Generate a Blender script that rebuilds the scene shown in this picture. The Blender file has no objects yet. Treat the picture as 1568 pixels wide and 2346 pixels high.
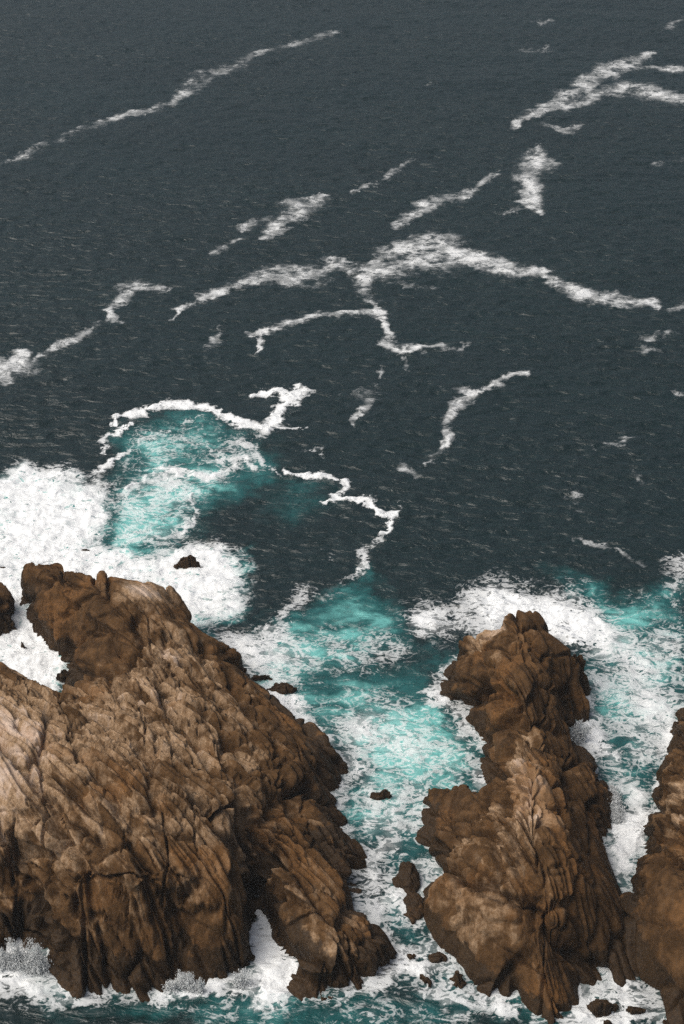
import bpy, math, random
import numpy as np

# ------------------------------------------------------------------ camera, sky, sun, exposure
S = bpy.context.scene
random.seed(7)
rng = np.random.default_rng(11)
R = math.radians
CAM_H, PITCH, VFOV = 100.0, 31.0, 32.0
cam_d = bpy.data.cameras.new('camera')
cam = bpy.data.objects.new('camera', cam_d)
S.collection.objects.link(cam)
cam.location = (0, 0, CAM_H)
cam.rotation_euler = (R(90 - PITCH), 0, 0)
cam_d.sensor_fit = 'VERTICAL'
cam_d.angle = R(VFOV)
cam_d.clip_start, cam_d.clip_end = 1.0, 20000
S.camera = cam
S.render.resolution_x, S.render.resolution_y = 684, 1024

SUN_EL, SUN_AZ = 55.0, -104.0          # azimuth measured from +Y (away from the camera), negative = left
w = bpy.data.worlds.new('World'); S.world = w; w.use_nodes = True
wn = w.node_tree; wn.nodes.clear()
sky = wn.nodes.new('ShaderNodeTexSky'); sky.sky_type = 'NISHITA'; sky.sun_disc = False
sky.sun_elevation = R(SUN_EL); sky.sun_rotation = R(SUN_AZ)
sky.air_density = 1.0; sky.dust_density = 6.0; sky.ozone_density = 1.0
hs = wn.nodes.new('ShaderNodeHueSaturation'); hs.inputs['Saturation'].default_value = 0.7   # overcast: a grey sky
bg = wn.nodes.new('ShaderNodeBackground'); bg.inputs['Strength'].default_value = 0.062
wo = wn.nodes.new('ShaderNodeOutputWorld')
wn.links.new(sky.outputs[0], hs.inputs['Color']); wn.links.new(hs.outputs[0], bg.inputs['Color'])
wn.links.new(bg.outputs[0], wo.inputs['Surface'])

sun_d = bpy.data.lights.new('sun', 'SUN'); sun_d.energy = 1.5; sun_d.angle = R(50); sun_d.color = (1, .95, .88)
sun = bpy.data.objects.new('sun', sun_d); S.collection.objects.link(sun)
sun.rotation_euler = (R(90 - SUN_EL), 0, R(180 - SUN_AZ))
S.view_settings.view_transform = 'Standard'; S.view_settings.look = 'None'
S.view_settings.gamma = 1.0; S.view_settings.exposure = 0.68; S.view_settings.use_curve_mapping = False
S.cycles.max_bounces = 5; S.cycles.diffuse_bounces = 2; S.cycles.glossy_bounces = 2
S.cycles.use_denoising = False

# ------------------------------------------------------------------ surveying: a spot of the chart (1568 wide, 2346 high) at height h -> world
FPX = 1173 / math.tan(R(VFOV / 2))
cp, sp = math.cos(R(PITCH)), math.sin(R(PITCH))
def G(u, v, h=0.0):
    u = np.asarray(u, float); v = np.asarray(v, float); h = np.asarray(h, float)
    a = (u - 784) / FPX; b = (1173 - v) / FPX
    dy = cp + b * sp; dz = -sp + b * cp
    t = (h - CAM_H) / dz
    return np.stack([a * t, dy * t, h + 0 * t], -1)

# ------------------------------------------------------------------ numpy noise
def _h(ix, iy, iz, seed):
    n = (ix.astype(np.int64) * 374761393 + iy.astype(np.int64) * 668265263 + iz.astype(np.int64) * 2147483647 + seed * 974634777) & 0xFFFFFFFF
    n = ((n ^ (n >> 13)) * 1274126177) & 0xFFFFFFFF
    n = ((n ^ (n >> 16)) * 2246822519) & 0xFFFFFFFF
    n = n ^ (n >> 15)
    return n
def _u(n, k):
    m = ((n + k * 2654435761) & 0xFFFFFFFF)
    m = ((m ^ (m >> 15)) * 2246822519) & 0xFFFFFFFF
    m = ((m ^ (m >> 13)) * 3266489917) & 0xFFFFFFFF
    m = m ^ (m >> 16)
    return m.astype(np.float64) / 4294967295.0
def perlin2(x, y, seed=0):
    ix = np.floor(x); iy = np.floor(y); fx = x - ix; fy = y - iy
    ix = ix.astype(np.int64); iy = iy.astype(np.int64)
    ux = fx * fx * fx * (fx * (fx * 6 - 15) + 10); uy = fy * fy * fy * (fy * (fy * 6 - 15) + 10)
    def g(a, b):
        an = _h(ix + a, iy + b, np.zeros_like(ix), seed).astype(np.float64) * (2 * math.pi / 4294967296.0)
        return np.cos(an) * (fx - a) + np.sin(an) * (fy - b)
    n00, n10, n01, n11 = g(0, 0), g(1, 0), g(0, 1), g(1, 1)
    a = n00 + ux * (n10 - n00); b = n01 + ux * (n11 - n01)
    return (a + uy * (b - a)) * 1.41
def perlin3(P, seed=0):
    I = np.floor(P); F = P - I; I = I.astype(np.int64)
    U = F * F * F * (F * (F * 6 - 15) + 10)
    out = 0
    for a in (0, 1):
        wx = U[:, 0] if a else 1 - U[:, 0]
        for b in (0, 1):
            wy = U[:, 1] if b else 1 - U[:, 1]
            for c in (0, 1):
                wz = U[:, 2] if c else 1 - U[:, 2]
                n = _h(I[:, 0] + a, I[:, 1] + b, I[:, 2] + c, seed)
                gx = (n & 1023) / 511.5 - 1; gy = ((n >> 10) & 1023) / 511.5 - 1; gz = ((n >> 20) & 1023) / 511.5 - 1
                out = out + wx * wy * wz * (gx * (F[:, 0] - a) + gy * (F[:, 1] - b) + gz * (F[:, 2] - c))
    return out * 1.2
def fbm2(x, y, o, seed=0, gain=.5):
    s = 0; a = 1
    for k in range(o):
        s = s + a * perlin2(x, y, seed + k * 17); x = x * 2.03 + 3.1; y = y * 2.03 - 1.7; a *= gain
    return s
def fbm3(P, o, seed=0, gain=.5):
    s = 0; a = 1
    for k in range(o):
        s = s + a * perlin3(P, seed + k * 13); P = P * 2.03 + 1.7; a *= gain
    return s
def cells3(P, seed=0):
    """distance to the nearest joint block, to the second nearest, the block's id and centre"""
    I = np.floor(P).astype(np.int64)
    n = len(P)
    f1 = np.full(n, 9.0); f2 = np.full(n, 9.0); idd = np.zeros(n, np.int64); ctr = np.zeros((n, 3))
    for a in (-1, 0, 1):
        for b in (-1, 0, 1):
            for c in (-1, 0, 1):
                J = I + np.array([a, b, c])
                hsh = _h(J[:, 0], J[:, 1], J[:, 2], seed)
                C = J + np.stack([_u(hsh, 1), _u(hsh, 2), _u(hsh, 3)], -1)
                d = np.sqrt(((P - C) ** 2).sum(1))
                near = d < f1
                f2 = np.where(near, f1, np.minimum(f2, d))
                f1 = np.where(near, d, f1); idd = np.where(near, hsh, idd)
                ctr[near] = C[near]
    return f1, f2, idd, ctr
def sstep(a, b, x):
    t = np.clip((x - a) / (b - a), 0, 1); return t * t * (3 - 2 * t)

# ------------------------------------------------------------------ materials
def mat(name):
    m = bpy.data.materials.new(name); m.use_nodes = True
    nt = m.node_tree; nt.nodes.clear()
    o = nt.nodes.new('ShaderNodeOutputMaterial'); b = nt.nodes.new('ShaderNodeBsdfPrincipled')
    nt.links.new(b.outputs[0], o.inputs['Surface'])
    return m, nt, b
class N:
    def __init__(s, nt): s.nt = nt
    def lk(s, a, b): s.nt.links.new(a, b)
    def put(s, sock, v):
        if v is None: return
        if hasattr(v, 'is_linked') or isinstance(v, bpy.types.NodeSocket): s.lk(v, sock)
        else: sock.default_value = v
    def m(s, op, a, b=None, c=None, clamp=False):
        n = s.nt.nodes.new('ShaderNodeMath'); n.operation = op; n.use_clamp = clamp
        for i, x in enumerate((a, b, c)): s.put(n.inputs[i], x)
        return n.outputs[0]
    def mix(s, f, a, b):
        n = s.nt.nodes.new('ShaderNodeMix'); n.data_type = 'RGBA'
        s.put(n.inputs[0], f); s.put(n.inputs[6], a if not isinstance(a, tuple) else (*a, 1)); s.put(n.inputs[7], b if not isinstance(b, tuple) else (*b, 1))
        return n.outputs[2]
    def mr(s, x, a, b, c=0.0, d=1.0, smooth=True):
        n = s.nt.nodes.new('ShaderNodeMapRange'); n.interpolation_type = 'SMOOTHSTEP' if smooth else 'LINEAR'
        for i, y in enumerate((x, a, b, c, d)): s.put(n.inputs[i], y)
        return n.outputs[0]
    def attr(s, name):
        n = s.nt.nodes.new('ShaderNodeAttribute'); n.attribute_name = name; return n.outputs['Fac']
    def pos(s, scale=(1, 1, 1), rot=(0, 0, 0)):
        g = s.nt.nodes.new('ShaderNodeNewGeometry'); mp = s.nt.nodes.new('ShaderNodeMapping')
        s.lk(g.outputs['Position'], mp.inputs[0]); mp.inputs['Scale'].default_value = scale; mp.inputs['Rotation'].default_value = rot
        return mp.outputs[0]
    def noise(s, vec, scale, detail=4, rough=.55, dist=0.0):
        n = s.nt.nodes.new('ShaderNodeTexNoise'); s.lk(vec, n.inputs['Vector'])
        n.inputs['Scale'].default_value = scale; n.inputs['Detail'].default_value = detail
        n.inputs['Roughness'].default_value = rough; n.inputs['Distortion'].default_value = dist
        return n.outputs['Fac']
    def bump(s, h, strength, dist, normal=None):
        n = s.nt.nodes.new('ShaderNodeBump'); n.inputs['Strength'].default_value = strength; n.inputs['Distance'].default_value = dist
        s.lk(h, n.inputs['Height'])
        if normal is not None: s.lk(normal, n.inputs['Normal'])
        return n.outputs[0]

def sea_material():
    m, nt, b = mat('sea_water'); n = N(nt)
    D = n.attr('foam'); T = n.attr('aerated'); thin = n.attr('thin')
    p = n.pos((.75, 1, 1))
    # lace: thin bright filaments and flecks of foam
    a1 = n.noise(p, .50, 3.5, .55, 1.4)
    r1 = n.m('SUBTRACT', 1, n.m('MULTIPLY', n.m('ABSOLUTE', n.m('SUBTRACT', a1, .5)), 5.2), clamp=True)
    a2 = n.noise(p, 1.25, 2.5, .5, 1.4)
    r2 = n.m('SUBTRACT', 1, n.m('MULTIPLY', n.m('ABSOLUTE', n.m('SUBTRACT', a2, .5)), 5.0), clamp=True)
    a3 = n.noise(p, 2.4, 3, .6)
    lace = n.m('ADD', n.m('ADD', n.m('MULTIPLY', r1, .34), n.m('MULTIPLY', r2, .30)), n.m('MULTIPLY', a3, .14))
    lace = n.m('ADD', n.m('MULTIPLY', n.m('SUBTRACT', lace, .44), 2.3), .5)
    D = n.m('POWER', D, 1.35)
    lo = n.m('SUBTRACT', 1.0, D)
    f = n.mr(lace, n.m('SUBTRACT', lo, n.m('ADD', .12, n.m('MULTIPLY', thin, .12))), n.m('ADD', n.m('ADD', lo, .24), n.m('MULTIPLY', thin, .30)))
    f = n.m('MULTIPLY', f, n.m('SUBTRACT', 1.0, n.m('MULTIPLY', thin, .18)))
    f = n.m('MULTIPLY', n.m('MULTIPLY', f, n.mr(D, .02, .10)), n.mr(D, .05, .9, .25, 1.0, False))
    veil = n.mr(D, .25, .95, 0, .8)
    f2 = n.m('MAXIMUM', f, n.m('MULTIPLY', veil, n.m('ADD', n.mr(a2, .35, .62, 0, .5), n.mr(a1, .35, .62, 0, .5))))
    f2 = n.m('MAXIMUM', f2, n.m('MULTIPLY', n.m('MULTIPLY', thin, n.mr(D, .06, .6, 0, .36)), n.mr(a1, .35, .62, .2, 1.0)))
    tn = n.noise(n.pos((.5, 1, 1)), .5, 4, .6, .6)
    tq = n.m('MULTIPLY', T, n.mr(tn, .25, .7, .55, 1.25), clamp=True)
    deep = n.mix(n.noise(n.pos((.4, 1, 1)), .06, 3), (.0022, .0105, .0108), (.0042, .0170, .0172))
    c1 = n.mix(n.mr(tq, 0, .45), deep, (.010, .085, .085))
    c2 = n.mix(n.mr(tq, .38, .95), c1, (.15, .46, .43))
    col = n.mix(f2, c2, (.80, .82, .82))
    n.lk(col, b.inputs['Base Color'])
    n.lk(n.mr(f2, 0, .6, .3, .9), b.inputs['Roughness'])
    b.inputs['IOR'].default_value = 1.33
    n.lk(n.mr(f2, .1, .7, .9, .15), b.inputs['Specular IOR Level'])
    w1 = n.noise(n.pos((.46, 1, 1), (0, 0, R(4))), .92, 4, .55, .6)
    bnn = nt.nodes.new('ShaderNodeBump'); bnn.inputs['Distance'].default_value = .62; n.lk(w1, bnn.inputs['Height'])
    n.lk(n.mr(n.noise(n.pos((.5, 1, 1)), .028, 3, .5, .8), .35, .65, .7, 1.0), bnn.inputs['Strength']); bn = bnn.outputs[0]
    bn = n.bump(n.m('ADD', f2, n.m('MULTIPLY', a3, .8)), n.mr(f2, .0, .4, .0, .55), .12, bn) if False else bn
    fb = nt.nodes.new('ShaderNodeBump'); fb.inputs['Distance'].default_value = .09
    n.lk(n.mr(f2, 0, .5, 0, .6), fb.inputs['Strength']); n.lk(n.m('ADD', n.m('MULTIPLY', f2, .5), a3), fb.inputs['Height']); n.lk(bn, fb.inputs['Normal'])
    n.lk(fb.outputs[0], b.inputs['Normal'])
    return m

def rock_material():
    m, nt, b = mat('jointed_granite'); n = N(nt)
    dry = n.attr('dry')
    g = nt.nodes.new('ShaderNodeNewGeometry'); sx = nt.nodes.new('ShaderNodeSeparateXYZ'); n.lk(g.outputs['Position'], sx.inputs[0])
    z = sx.outputs['Z']
    p = n.pos()
    big = n.noise(p, .16, 4, .55, .5); mid = n.noise(p, .75, 5, .6, .4); fine = n.noise(p, 4.0, 5, .7); grit = n.noise(p, 14, 3, .7)
    streak = n.noise(n.pos((1.6, .35, .35), (0, 0, R(-32))), 1.1, 4, .6, .5)
    brown = n.mix(n.mr(mid, .3, .7), (.056, .028, .009), (.118, .061, .023))
    tan = n.mix(n.mr(fine, .3, .7), (.195, .114, .054), (.43, .300, .190))
    dd = n.m('ADD', dry, n.m('ADD', n.m('MULTIPLY', n.m('SUBTRACT', mid, .5), 1.1), n.m('MULTIPLY', n.m('SUBTRACT', streak, .5), .8)))
    umber = n.mix(n.mr(fine, .3, .7), (.028, .014, .0045), (.062, .031, .010))
    brown = n.mix(n.mr(dd, -.05, .38), umber, brown)
    c = n.mix(n.mr(dd, .34, .86), brown, tan)
    c = n.mix(n.mr(dd, .8, 1.3), c, (.60, .46, .36))
    rust = n.m('MULTIPLY', n.mr(big, .5, .68), n.mr(fine, .35, .65, .2, .75))
    c = n.mix(rust, c, (.21, .098, .032))
    dk = n.m('MULTIPLY', n.mr(streak, .52, .7), n.mr(mid, .4, .7, .15, .6))
    c = n.mix(dk, c, (.055, .036, .022))
    # dark wet algae band above the waterline, with an uneven upper edge
    edge = n.m('ADD', z, n.m('ADD', n.m('MULTIPLY', n.m('SUBTRACT', mid, .5), 2.2), n.m('MULTIPLY', n.m('SUBTRACT', big, .5), 4.5)))
    edge = n.m('SUBTRACT', edge, n.attr('wetline'))
    wet = n.mr(edge, -.2, .2, 1, 0)
    c = n.mix(n.m('MULTIPLY', wet, .88), c, n.mix(n.mr(fine, .35, .65), (.017, .0095, .0035), (.038, .021, .008)))
    c = n.mix(n.mr(grit, .3, .75, 0, .45), c, n.mix(.5, c, (.05, .035, .022)))
    n.lk(c, b.inputs['Base Color'])
    n.lk(n.mr(wet, 0, 1, .9, .6), b.inputs['Roughness'])
    b.inputs['Specular IOR Level'].default_value = .15
    bn = n.bump(n.noise(p, 1.6, 4, .55, .4), .6, .22)
    bn = n.bump(fine, .6, .08, bn)
    bn = n.bump(grit, .5, .03, bn)
    n.lk(bn, b.inputs['Normal'])
    return m
def spray_material():
    m, nt, b = mat('sea_spray')
    b.inputs['Base Color'].default_value = (.86, .88, .88, 1); b.inputs['Roughness'].default_value = .7
    t = nt.nodes.new('ShaderNodeBsdfTranslucent'); t.inputs['Color'].default_value = (.9, .92, .92, 1)
    mx = nt.nodes.new('ShaderNodeMixShader'); mx.inputs[0].default_value = .5
    nt.links.new(b.outputs[0], mx.inputs[1]); nt.links.new(t.outputs[0], mx.inputs[2])
    nt.links.new(mx.outputs[0], [x for x in nt.nodes if x.type == 'OUTPUT_MATERIAL'][0].inputs['Surface'])
    return m
M_SEA, M_ROCK, M_SPRAY = sea_material(), rock_material(), spray_material()

# ------------------------------------------------------------------ object helpers
C = S.collection
def mesh_obj(name, V, F, material, attrs=None, normals=None, parent=None, smooth=True):
    me = bpy.data.meshes.new(name)
    F = np.asarray(F, np.int32); nf, k = F.shape
    me.vertices.add(len(V)); me.vertices.foreach_set('co', np.ascontiguousarray(V, np.float32).ravel())
    me.loops.add(nf * k); me.loops.foreach_set('vertex_index', F.ravel())
    me.polygons.add(nf); me.polygons.foreach_set('loop_start', np.arange(nf, dtype=np.int32) * k)
    me.update(calc_edges=True)
    me.polygons.foreach_set('use_smooth', np.full(nf, smooth, bool))
    for a, x in (attrs or {}).items():
        at = me.attributes.new(a, 'FLOAT', 'POINT'); at.data.foreach_set('value', np.ascontiguousarray(x, np.float32))
    if normals is not None: me.normals_split_custom_set_from_vertices(np.ascontiguousarray(normals, np.float32).tolist())
    me.materials.append(material)
    o = bpy.data.objects.new(name, me); C.objects.link(o)
    if parent: o.parent = parent
    return o
def submesh(name, V, F, sel, material, attrs, normals=None, parent=None, smooth=True):
    f = F[sel]; idx, inv = np.unique(f, return_inverse=True)
    return mesh_obj(name, V[idx], inv.reshape(f.shape), material, {a: x[idx] for a, x in attrs.items()},
                    None if normals is None else normals[idx], parent, smooth)
def tag(o, label=None, cat=None, group=None, kind=None):
    for k, x in (('label', label), ('category', cat), ('group', group), ('kind', kind)):
        if x: o[k] = x
    return o
def empty(name, loc, parent=None):
    o = bpy.data.objects.new(name, None); C.objects.link(o); o.location = loc
    o.empty_display_size = .5
    if parent: o.parent = parent
    return o
def vnormals(V, F):
    a, b, c, d = V[F[:, 0]], V[F[:, 1]], V[F[:, 2]], V[F[:, 3]]
    fn = np.cross(c - a, d - b)
    n = np.zeros_like(V)
    for k in range(4):
        for j in range(3): n[:, j] += np.bincount(F[:, k], fn[:, j], len(V))
    return n / (np.linalg.norm(n, axis=1, keepdims=True) + 1e-9)

# ------------------------------------------------------------------ rocks: survey points -> surface
def poly_dist(P, poly, hs=None, chunk=60000):
    """distance to a closed polygon, inside flag and the rim height at the nearest spot"""
    A = poly; B = np.roll(poly, -1, 0); n = len(P)
    dist = np.empty(n); ins = np.zeros(n, bool); hr = np.zeros(n)
    hb = None if hs is None else np.roll(hs, -1)
    for s in range(0, n, chunk):
        p = P[s:s + chunk]
        AB = B - A; AP = p[:, None, :] - A[None]
        t = np.clip((AP * AB).sum(2) / ((AB ** 2).sum(1) + 1e-9), 0, 1)
        d2 = ((AP - t[..., None] * AB) ** 2).sum(2)
        k = d2.argmin(1); r = np.arange(len(p))
        dist[s:s + chunk] = np.sqrt(d2[r, k])
        if hs is not None: hr[s:s + chunk] = hs[k] + t[r, k] * (hb[k] - hs[k])
        c = ((A[:, 1] > p[:, None, 1]) != (B[:, 1] > p[:, None, 1])) & \
            (p[:, None, 0] < (B[:, 0] - A[:, 0]) * (p[:, None, 1] - A[:, 1]) / (B[:, 1] - A[:, 1] + 1e-12) + A[:, 0])
        ins[s:s + chunk] = c.sum(1) % 2 == 1
    return dist, ins, hr

FOOT = []          # outlines at the water, for the surf

def rock_surface(rim, pts, step, steep=4.5, detail=1.0, warp=1.0, seed=0, dry0=.3, rough0=1.0, slab=(9.5, 2.7, 5.5), strata=(.66, -.72, -.22), cracks=(), leaf=1.0, rgain=1.0):
    rim = np.array(rim, float); RW = G(rim[:, 0], rim[:, 1], rim[:, 2])
    poly = RW[:, :2]; rh = rim[:, 2]
    # resample the rim
    cx, ch = [], []
    for i in range(len(poly)):
        a, b = poly[i], poly[(i + 1) % len(poly)]; L = np.linalg.norm(b - a); k = max(1, int(L / 1.3))
        for t in np.arange(k) / k: cx.append(a + t * (b - a)); ch.append(rh[i] + t * (rh[(i + 1) % len(poly)] - rh[i]))
    cx = np.array(cx); ch = np.array(ch)
    ip = [(p + (dry0, rough0))[:5] if len(p) == 3 else (p + (rough0,))[:5] for p in pts]
    ip = np.array(ip, float).reshape(-1, 5)
    IW = G(ip[:, 0], ip[:, 1], ip[:, 2]) if len(ip) else np.zeros((0, 3))
    X = np.vstack([IW[:, :2], cx]); Z = np.concatenate([ip[:, 2], ch])
    use = []
    for i in range(len(X)):
        if not use or ((X[use] - X[i]) ** 2).sum(1).min() > (4 * step) ** 2: use.append(i)
    X, Z = X[use], Z[use]
    FOOT.append((poly, rh))
    sd_ = np.array(strata[:2], float); sd_ /= np.linalg.norm(sd_); RT = np.array([[-sd_[1], sd_[0]], [-sd_[0], -sd_[1]]])   # rows: survey axes, square to and along the strata
    pr = poly @ RT.T
    x0, y0 = pr.min(0) - 2.2; x1, y1 = pr.max(0) + 2.2
    nx, ny = int((x1 - x0) / step) + 1, int((y1 - y0) / step) + 1
    gx, gy = np.meshgrid(np.linspace(x0, x1, nx), np.linspace(y0, y1, ny))
    P = np.stack([gx.ravel(), gy.ravel()], 1) @ RT
    Q = P + warp * np.stack([.55 * fbm2(P[:, 0] / 5, P[:, 1] / 5, 2, seed + 1) + .14 * fbm2(P[:, 0] / 1.1, P[:, 1] / 1.1, 2, seed + 2),
                             .55 * fbm2(P[:, 0] / 5, P[:, 1] / 5, 2, seed + 3) + .14 * fbm2(P[:, 0] / 1.1, P[:, 1] / 1.1, 2, seed + 4)], 1)
    dist, ins, hr = poly_dist(Q, poly, rh)
    # surface through the survey points
    c2 = .5
    ker = lambda d2: -np.sqrt(d2 + c2)
    K = ker(((X[:, None] - X[None]) ** 2).sum(2)); n = len(X)
    A = np.zeros((n + 1, n + 1)); A[:n, :n] = K + np.eye(n) * .05; A[:n, n] = 1; A[n, :n] = 1
    wts = np.linalg.solve(A, np.concatenate([Z, [0]]))
    h = np.empty(len(P))
    keep = ins | (dist < 4)
    h[:] = -3
    idx = np.nonzero(ins)[0]
    for s in range(0, len(idx), 40000):
        q = P[idx[s:s + 40000]]
        h[idx[s:s + 40000]] = ker(((q[:, None] - X[None]) ** 2).sum(2)) @ wts[:n] + wts[n]
    out = ~ins
    h = np.clip(h, -3.2, Z.max() + .25)
    h[out] = hr[out] - steep * dist[out]
    h = np.maximum(h, -3.2)
    # local dryness and roughness
    if len(IW):
        dry = np.zeros(len(P)); rg = np.zeros(len(P)); ws = np.zeros(len(P))
        for k in range(len(IW)):
            wk = 1 / (((P - IW[k, :2]) ** 2).sum(1) + .5) ** 2
            dry += wk * ip[k, 3]; rg += wk * ip[k, 4]; ws += wk
        dry /= ws; rg /= ws; rg = np.where(rg > .33, np.minimum(rg * rgain, 1.25), rg)
    else:
        dry = np.full(len(P), dry0); rg = np.full(len(P), rough0)
    H = h.reshape(ny, nx)
    Hs = H.copy()
    for _ in range(max(2, int(.35 / step))):
        Hs[1:-1, 1:-1] = (Hs[1:-1, 1:-1] * 4 + Hs[:-2, 1:-1] + Hs[2:, 1:-1] + Hs[1:-1, :-2] + Hs[1:-1, 2:]) / 8
    H = Hs.copy()
    kb = max(1, int(.55 / step))
    def box(A, ax):
        c = np.cumsum(np.concatenate([np.repeat(A.take([0], ax), kb + 1, ax), A, np.repeat(A.take([-1], ax), kb, ax)], ax), ax)
        n_ = A.shape[ax]
        return (c.take(range(2 * kb + 1, 2 * kb + 1 + n_), ax) - c.take(range(0, n_), ax)) / (2 * kb + 1)
    for _ in range(2): Hs = box(box(Hs, 0), 1)
    hy, hx = np.gradient(Hs, (y1 - y0) / (ny - 1), (x1 - x0) / (nx - 1))
    sl = np.sqrt(hx ** 2 + hy ** 2); k = np.minimum(1, 1.5 / (sl + 1e-6))
    gr = np.stack([(hx * k).ravel(), (hy * k).ravel()], 1) @ RT
    Nn = np.stack([-gr[:, 0], -gr[:, 1], np.ones(len(P))], 1)
    Nn /= np.linalg.norm(Nn, axis=1, keepdims=True)
    VA = np.stack([P[:, 0], P[:, 1], H.ravel()], 1)
    act = VA[:, 2] > -1.9; act_i = np.nonzero(act)[0]
    V = VA[act]; rg = rg[act]; sid_all = np.zeros(len(P), np.int64)
    # joints: angular blocks bounded by planes, thin blades along the strata, a few long master fractures
    along = np.array(strata, float); along /= np.linalg.norm(along)
    across = np.cross(along, [0, 0, 1.0]); across /= np.linalg.norm(across); upw = np.cross(across, along)
    wv = np.stack([fbm3(V / 9 + 7.3, 2, seed + 31), fbm3(V / 9 + 1.9, 2, seed + 32), fbm3(V / 9 - 4.4, 2, seed + 33)], 1)
    W = V + wv * .9
    a, b, c = W @ along, W @ across, W @ upw
    rr = detail * np.clip(rg * 1.15 - .15, 0, 1.3)
    def flatten(z, ident, lim):
        """each block broken off along a plane: how far the surface lies above the block's own best plane"""
        _, k = np.unique(ident, return_inverse=True); m = np.bincount(k)
        mean = lambda x: (np.bincount(k, x) / m)[k]
        dx, dy, dz = V[:, 0] - mean(V[:, 0]), V[:, 1] - mean(V[:, 1]), z - mean(z)
        sxx, syy, sxy, sxz, syz = mean(dx * dx) + .02, mean(dy * dy) + .02, mean(dx * dy), mean(dx * dz), mean(dy * dz)
        det = sxx * syy - sxy ** 2 + 1e-6
        gx_ = (sxz * syy - syz * sxy) / det; gy_ = (syz * sxx - sxz * sxy) / det
        return np.clip(dz - gx_ * dx - gy_ * dy, -lim, lim)
    broken = sstep(-.25, .35, fbm3(V / 7 + 3.3, 2, seed + 91) + .6 * (rg - .7))      # where the rock is shattered
    leafy = sstep(-.35, .2, fbm3(V / 8 - 2.7, 2, seed + 92) + .5 * (rg - .7))         # where it splits into leaves
    C1 = np.stack([a / slab[0], b / slab[1], c / slab[2]], 1)
    f1, f2, sid, ct = cells3(C1, seed + 41)
    C2 = np.stack([a / (slab[0] * .36), b / (slab[1] * .42), c / (slab[2] * .5)], 1)
    g1, g2, mid_id, gc = cells3(C2, seed + 61)
    lump = (.18 + .24 * np.clip(rg, 0, 1)) * detail * fbm3(V / 3.2, 3, seed + 85)
    z0 = V[:, 2] + lump
    r0 = flatten(z0, sid, .8) * np.clip(rg * 1.1 - .15, 0, 1)
    r1 = flatten(z0 - r0, mid_id, .3) * np.clip(rg, 0, 1) * broken
    V[:, 2] += (lump - r0 - r1) * sstep(-1.5, -.2, V[:, 2])
    rnd = lambda k, j: _u(k, j) - .5
    ew = (f2 - f1) * slab[1]
    disp = detail * np.clip(.06 + .94 * rg, 0, 1.2) * (rnd(sid, 5) * .62 + rnd(sid, 6) * (C1 - ct)[:, 1] * .9) - detail * np.clip(.15 + .85 * rg, 0, 1.2) * (.75 * np.exp(-(ew / .22) ** 2) + .15 * np.exp(-(ew / .7) ** 2))
    ew = (g2 - g1) * slab[1] * .42
    disp += rr * (.25 + .75 * broken) * (rnd(mid_id, 5) * .30 + rnd(mid_id, 6) * (C2 - gc)[:, 1] * .4 - .40 * np.exp(-(ew / .10) ** 2) * (.3 + .7 * _u(mid_id, 9)))
    # leaves along the strata
    for band, cross, amp, sd in ((.95, 9.0, .28 * leaf, 71), (.40, 4.0, .085 * leaf, 75)):
        q = b / band + .22 * fbm3(V / (band * 4), 2, seed + sd) + .4 * np.sin(b / band * .9 + sd)
        i = np.floor(q); fq = q - i; i = i.astype(np.int64)
        hi = _u(_h(i, i * 0, i * 0, seed + sd), 1)
        t = a / cross + 9 * hi + (fq - .5) * (hi - .5) * .5; j = np.floor(t); ft = t - j
        ident = _h(i, j.astype(np.int64), i * 0, seed + sd + 3)
        eq = np.minimum(fq, 1 - fq) * band; et = np.minimum(ft, 1 - ft) * cross
        d = rnd(ident, 5) * amp + (fq - .5) * (.3 + _u(ident, 6)) * amp - amp * 1.3 * _u(ident, 8) * np.exp(-(np.minimum(eq, et) / (.06 + .05 * band)) ** 2)
        disp += rr * leafy * d
        leaf_tone = _u(ident, 13)
    disp += rr * .05 * fbm3(V * 1.3, 3, seed + 81)
    # long fractures along the strata and a second set across them, each running only part of the way
    for qq, sp_, dp, wd_, sd in ((b, 1.55, 1.15, .125, 93), (b * .80 + a * .60, 3.2, .9, .12, 96), (b * .85 - a * .52, 3.8, .85, .11, 99)):
        q = qq / sp_ + .35 * np.sin(qq * .6 + sd) + .10 * fbm3(V / 4, 2, seed + sd); i = np.floor(q); eq = np.abs(q - i - .5) * sp_
        run = sstep(-.10, .10, perlin3(np.stack([a / 7 + 3.7 * i, i * 1.3, c / 9], 1), seed + sd + 1))
        disp -= detail * np.clip(rg * 1.2 - .2, .04, 1) * dp * run * np.exp(-(eq / wd_) ** 2)
    disp = np.where(disp < -.8, -.8 - .8 * np.tanh((-.8 - disp) / .8), disp)
    # master fractures, traced
    def drape(u, v):
        hh = np.full(len(u), 4.0)
        for _ in range(14):
            w_ = G(u, v, hh)[:, :2] @ RT.T
            xi = np.clip(((w_[:, 0] - x0) / (x1 - x0) * (nx - 1)).round().astype(int), 0, nx - 1); yi = np.clip(((w_[:, 1] - y0) / (y1 - y0) * (ny - 1)).round().astype(int), 0, ny - 1)
            hh = .5 * hh + .5 * np.maximum(H[yi, xi], -.5)
        return G(u, v, hh)[:, :2]
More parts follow.
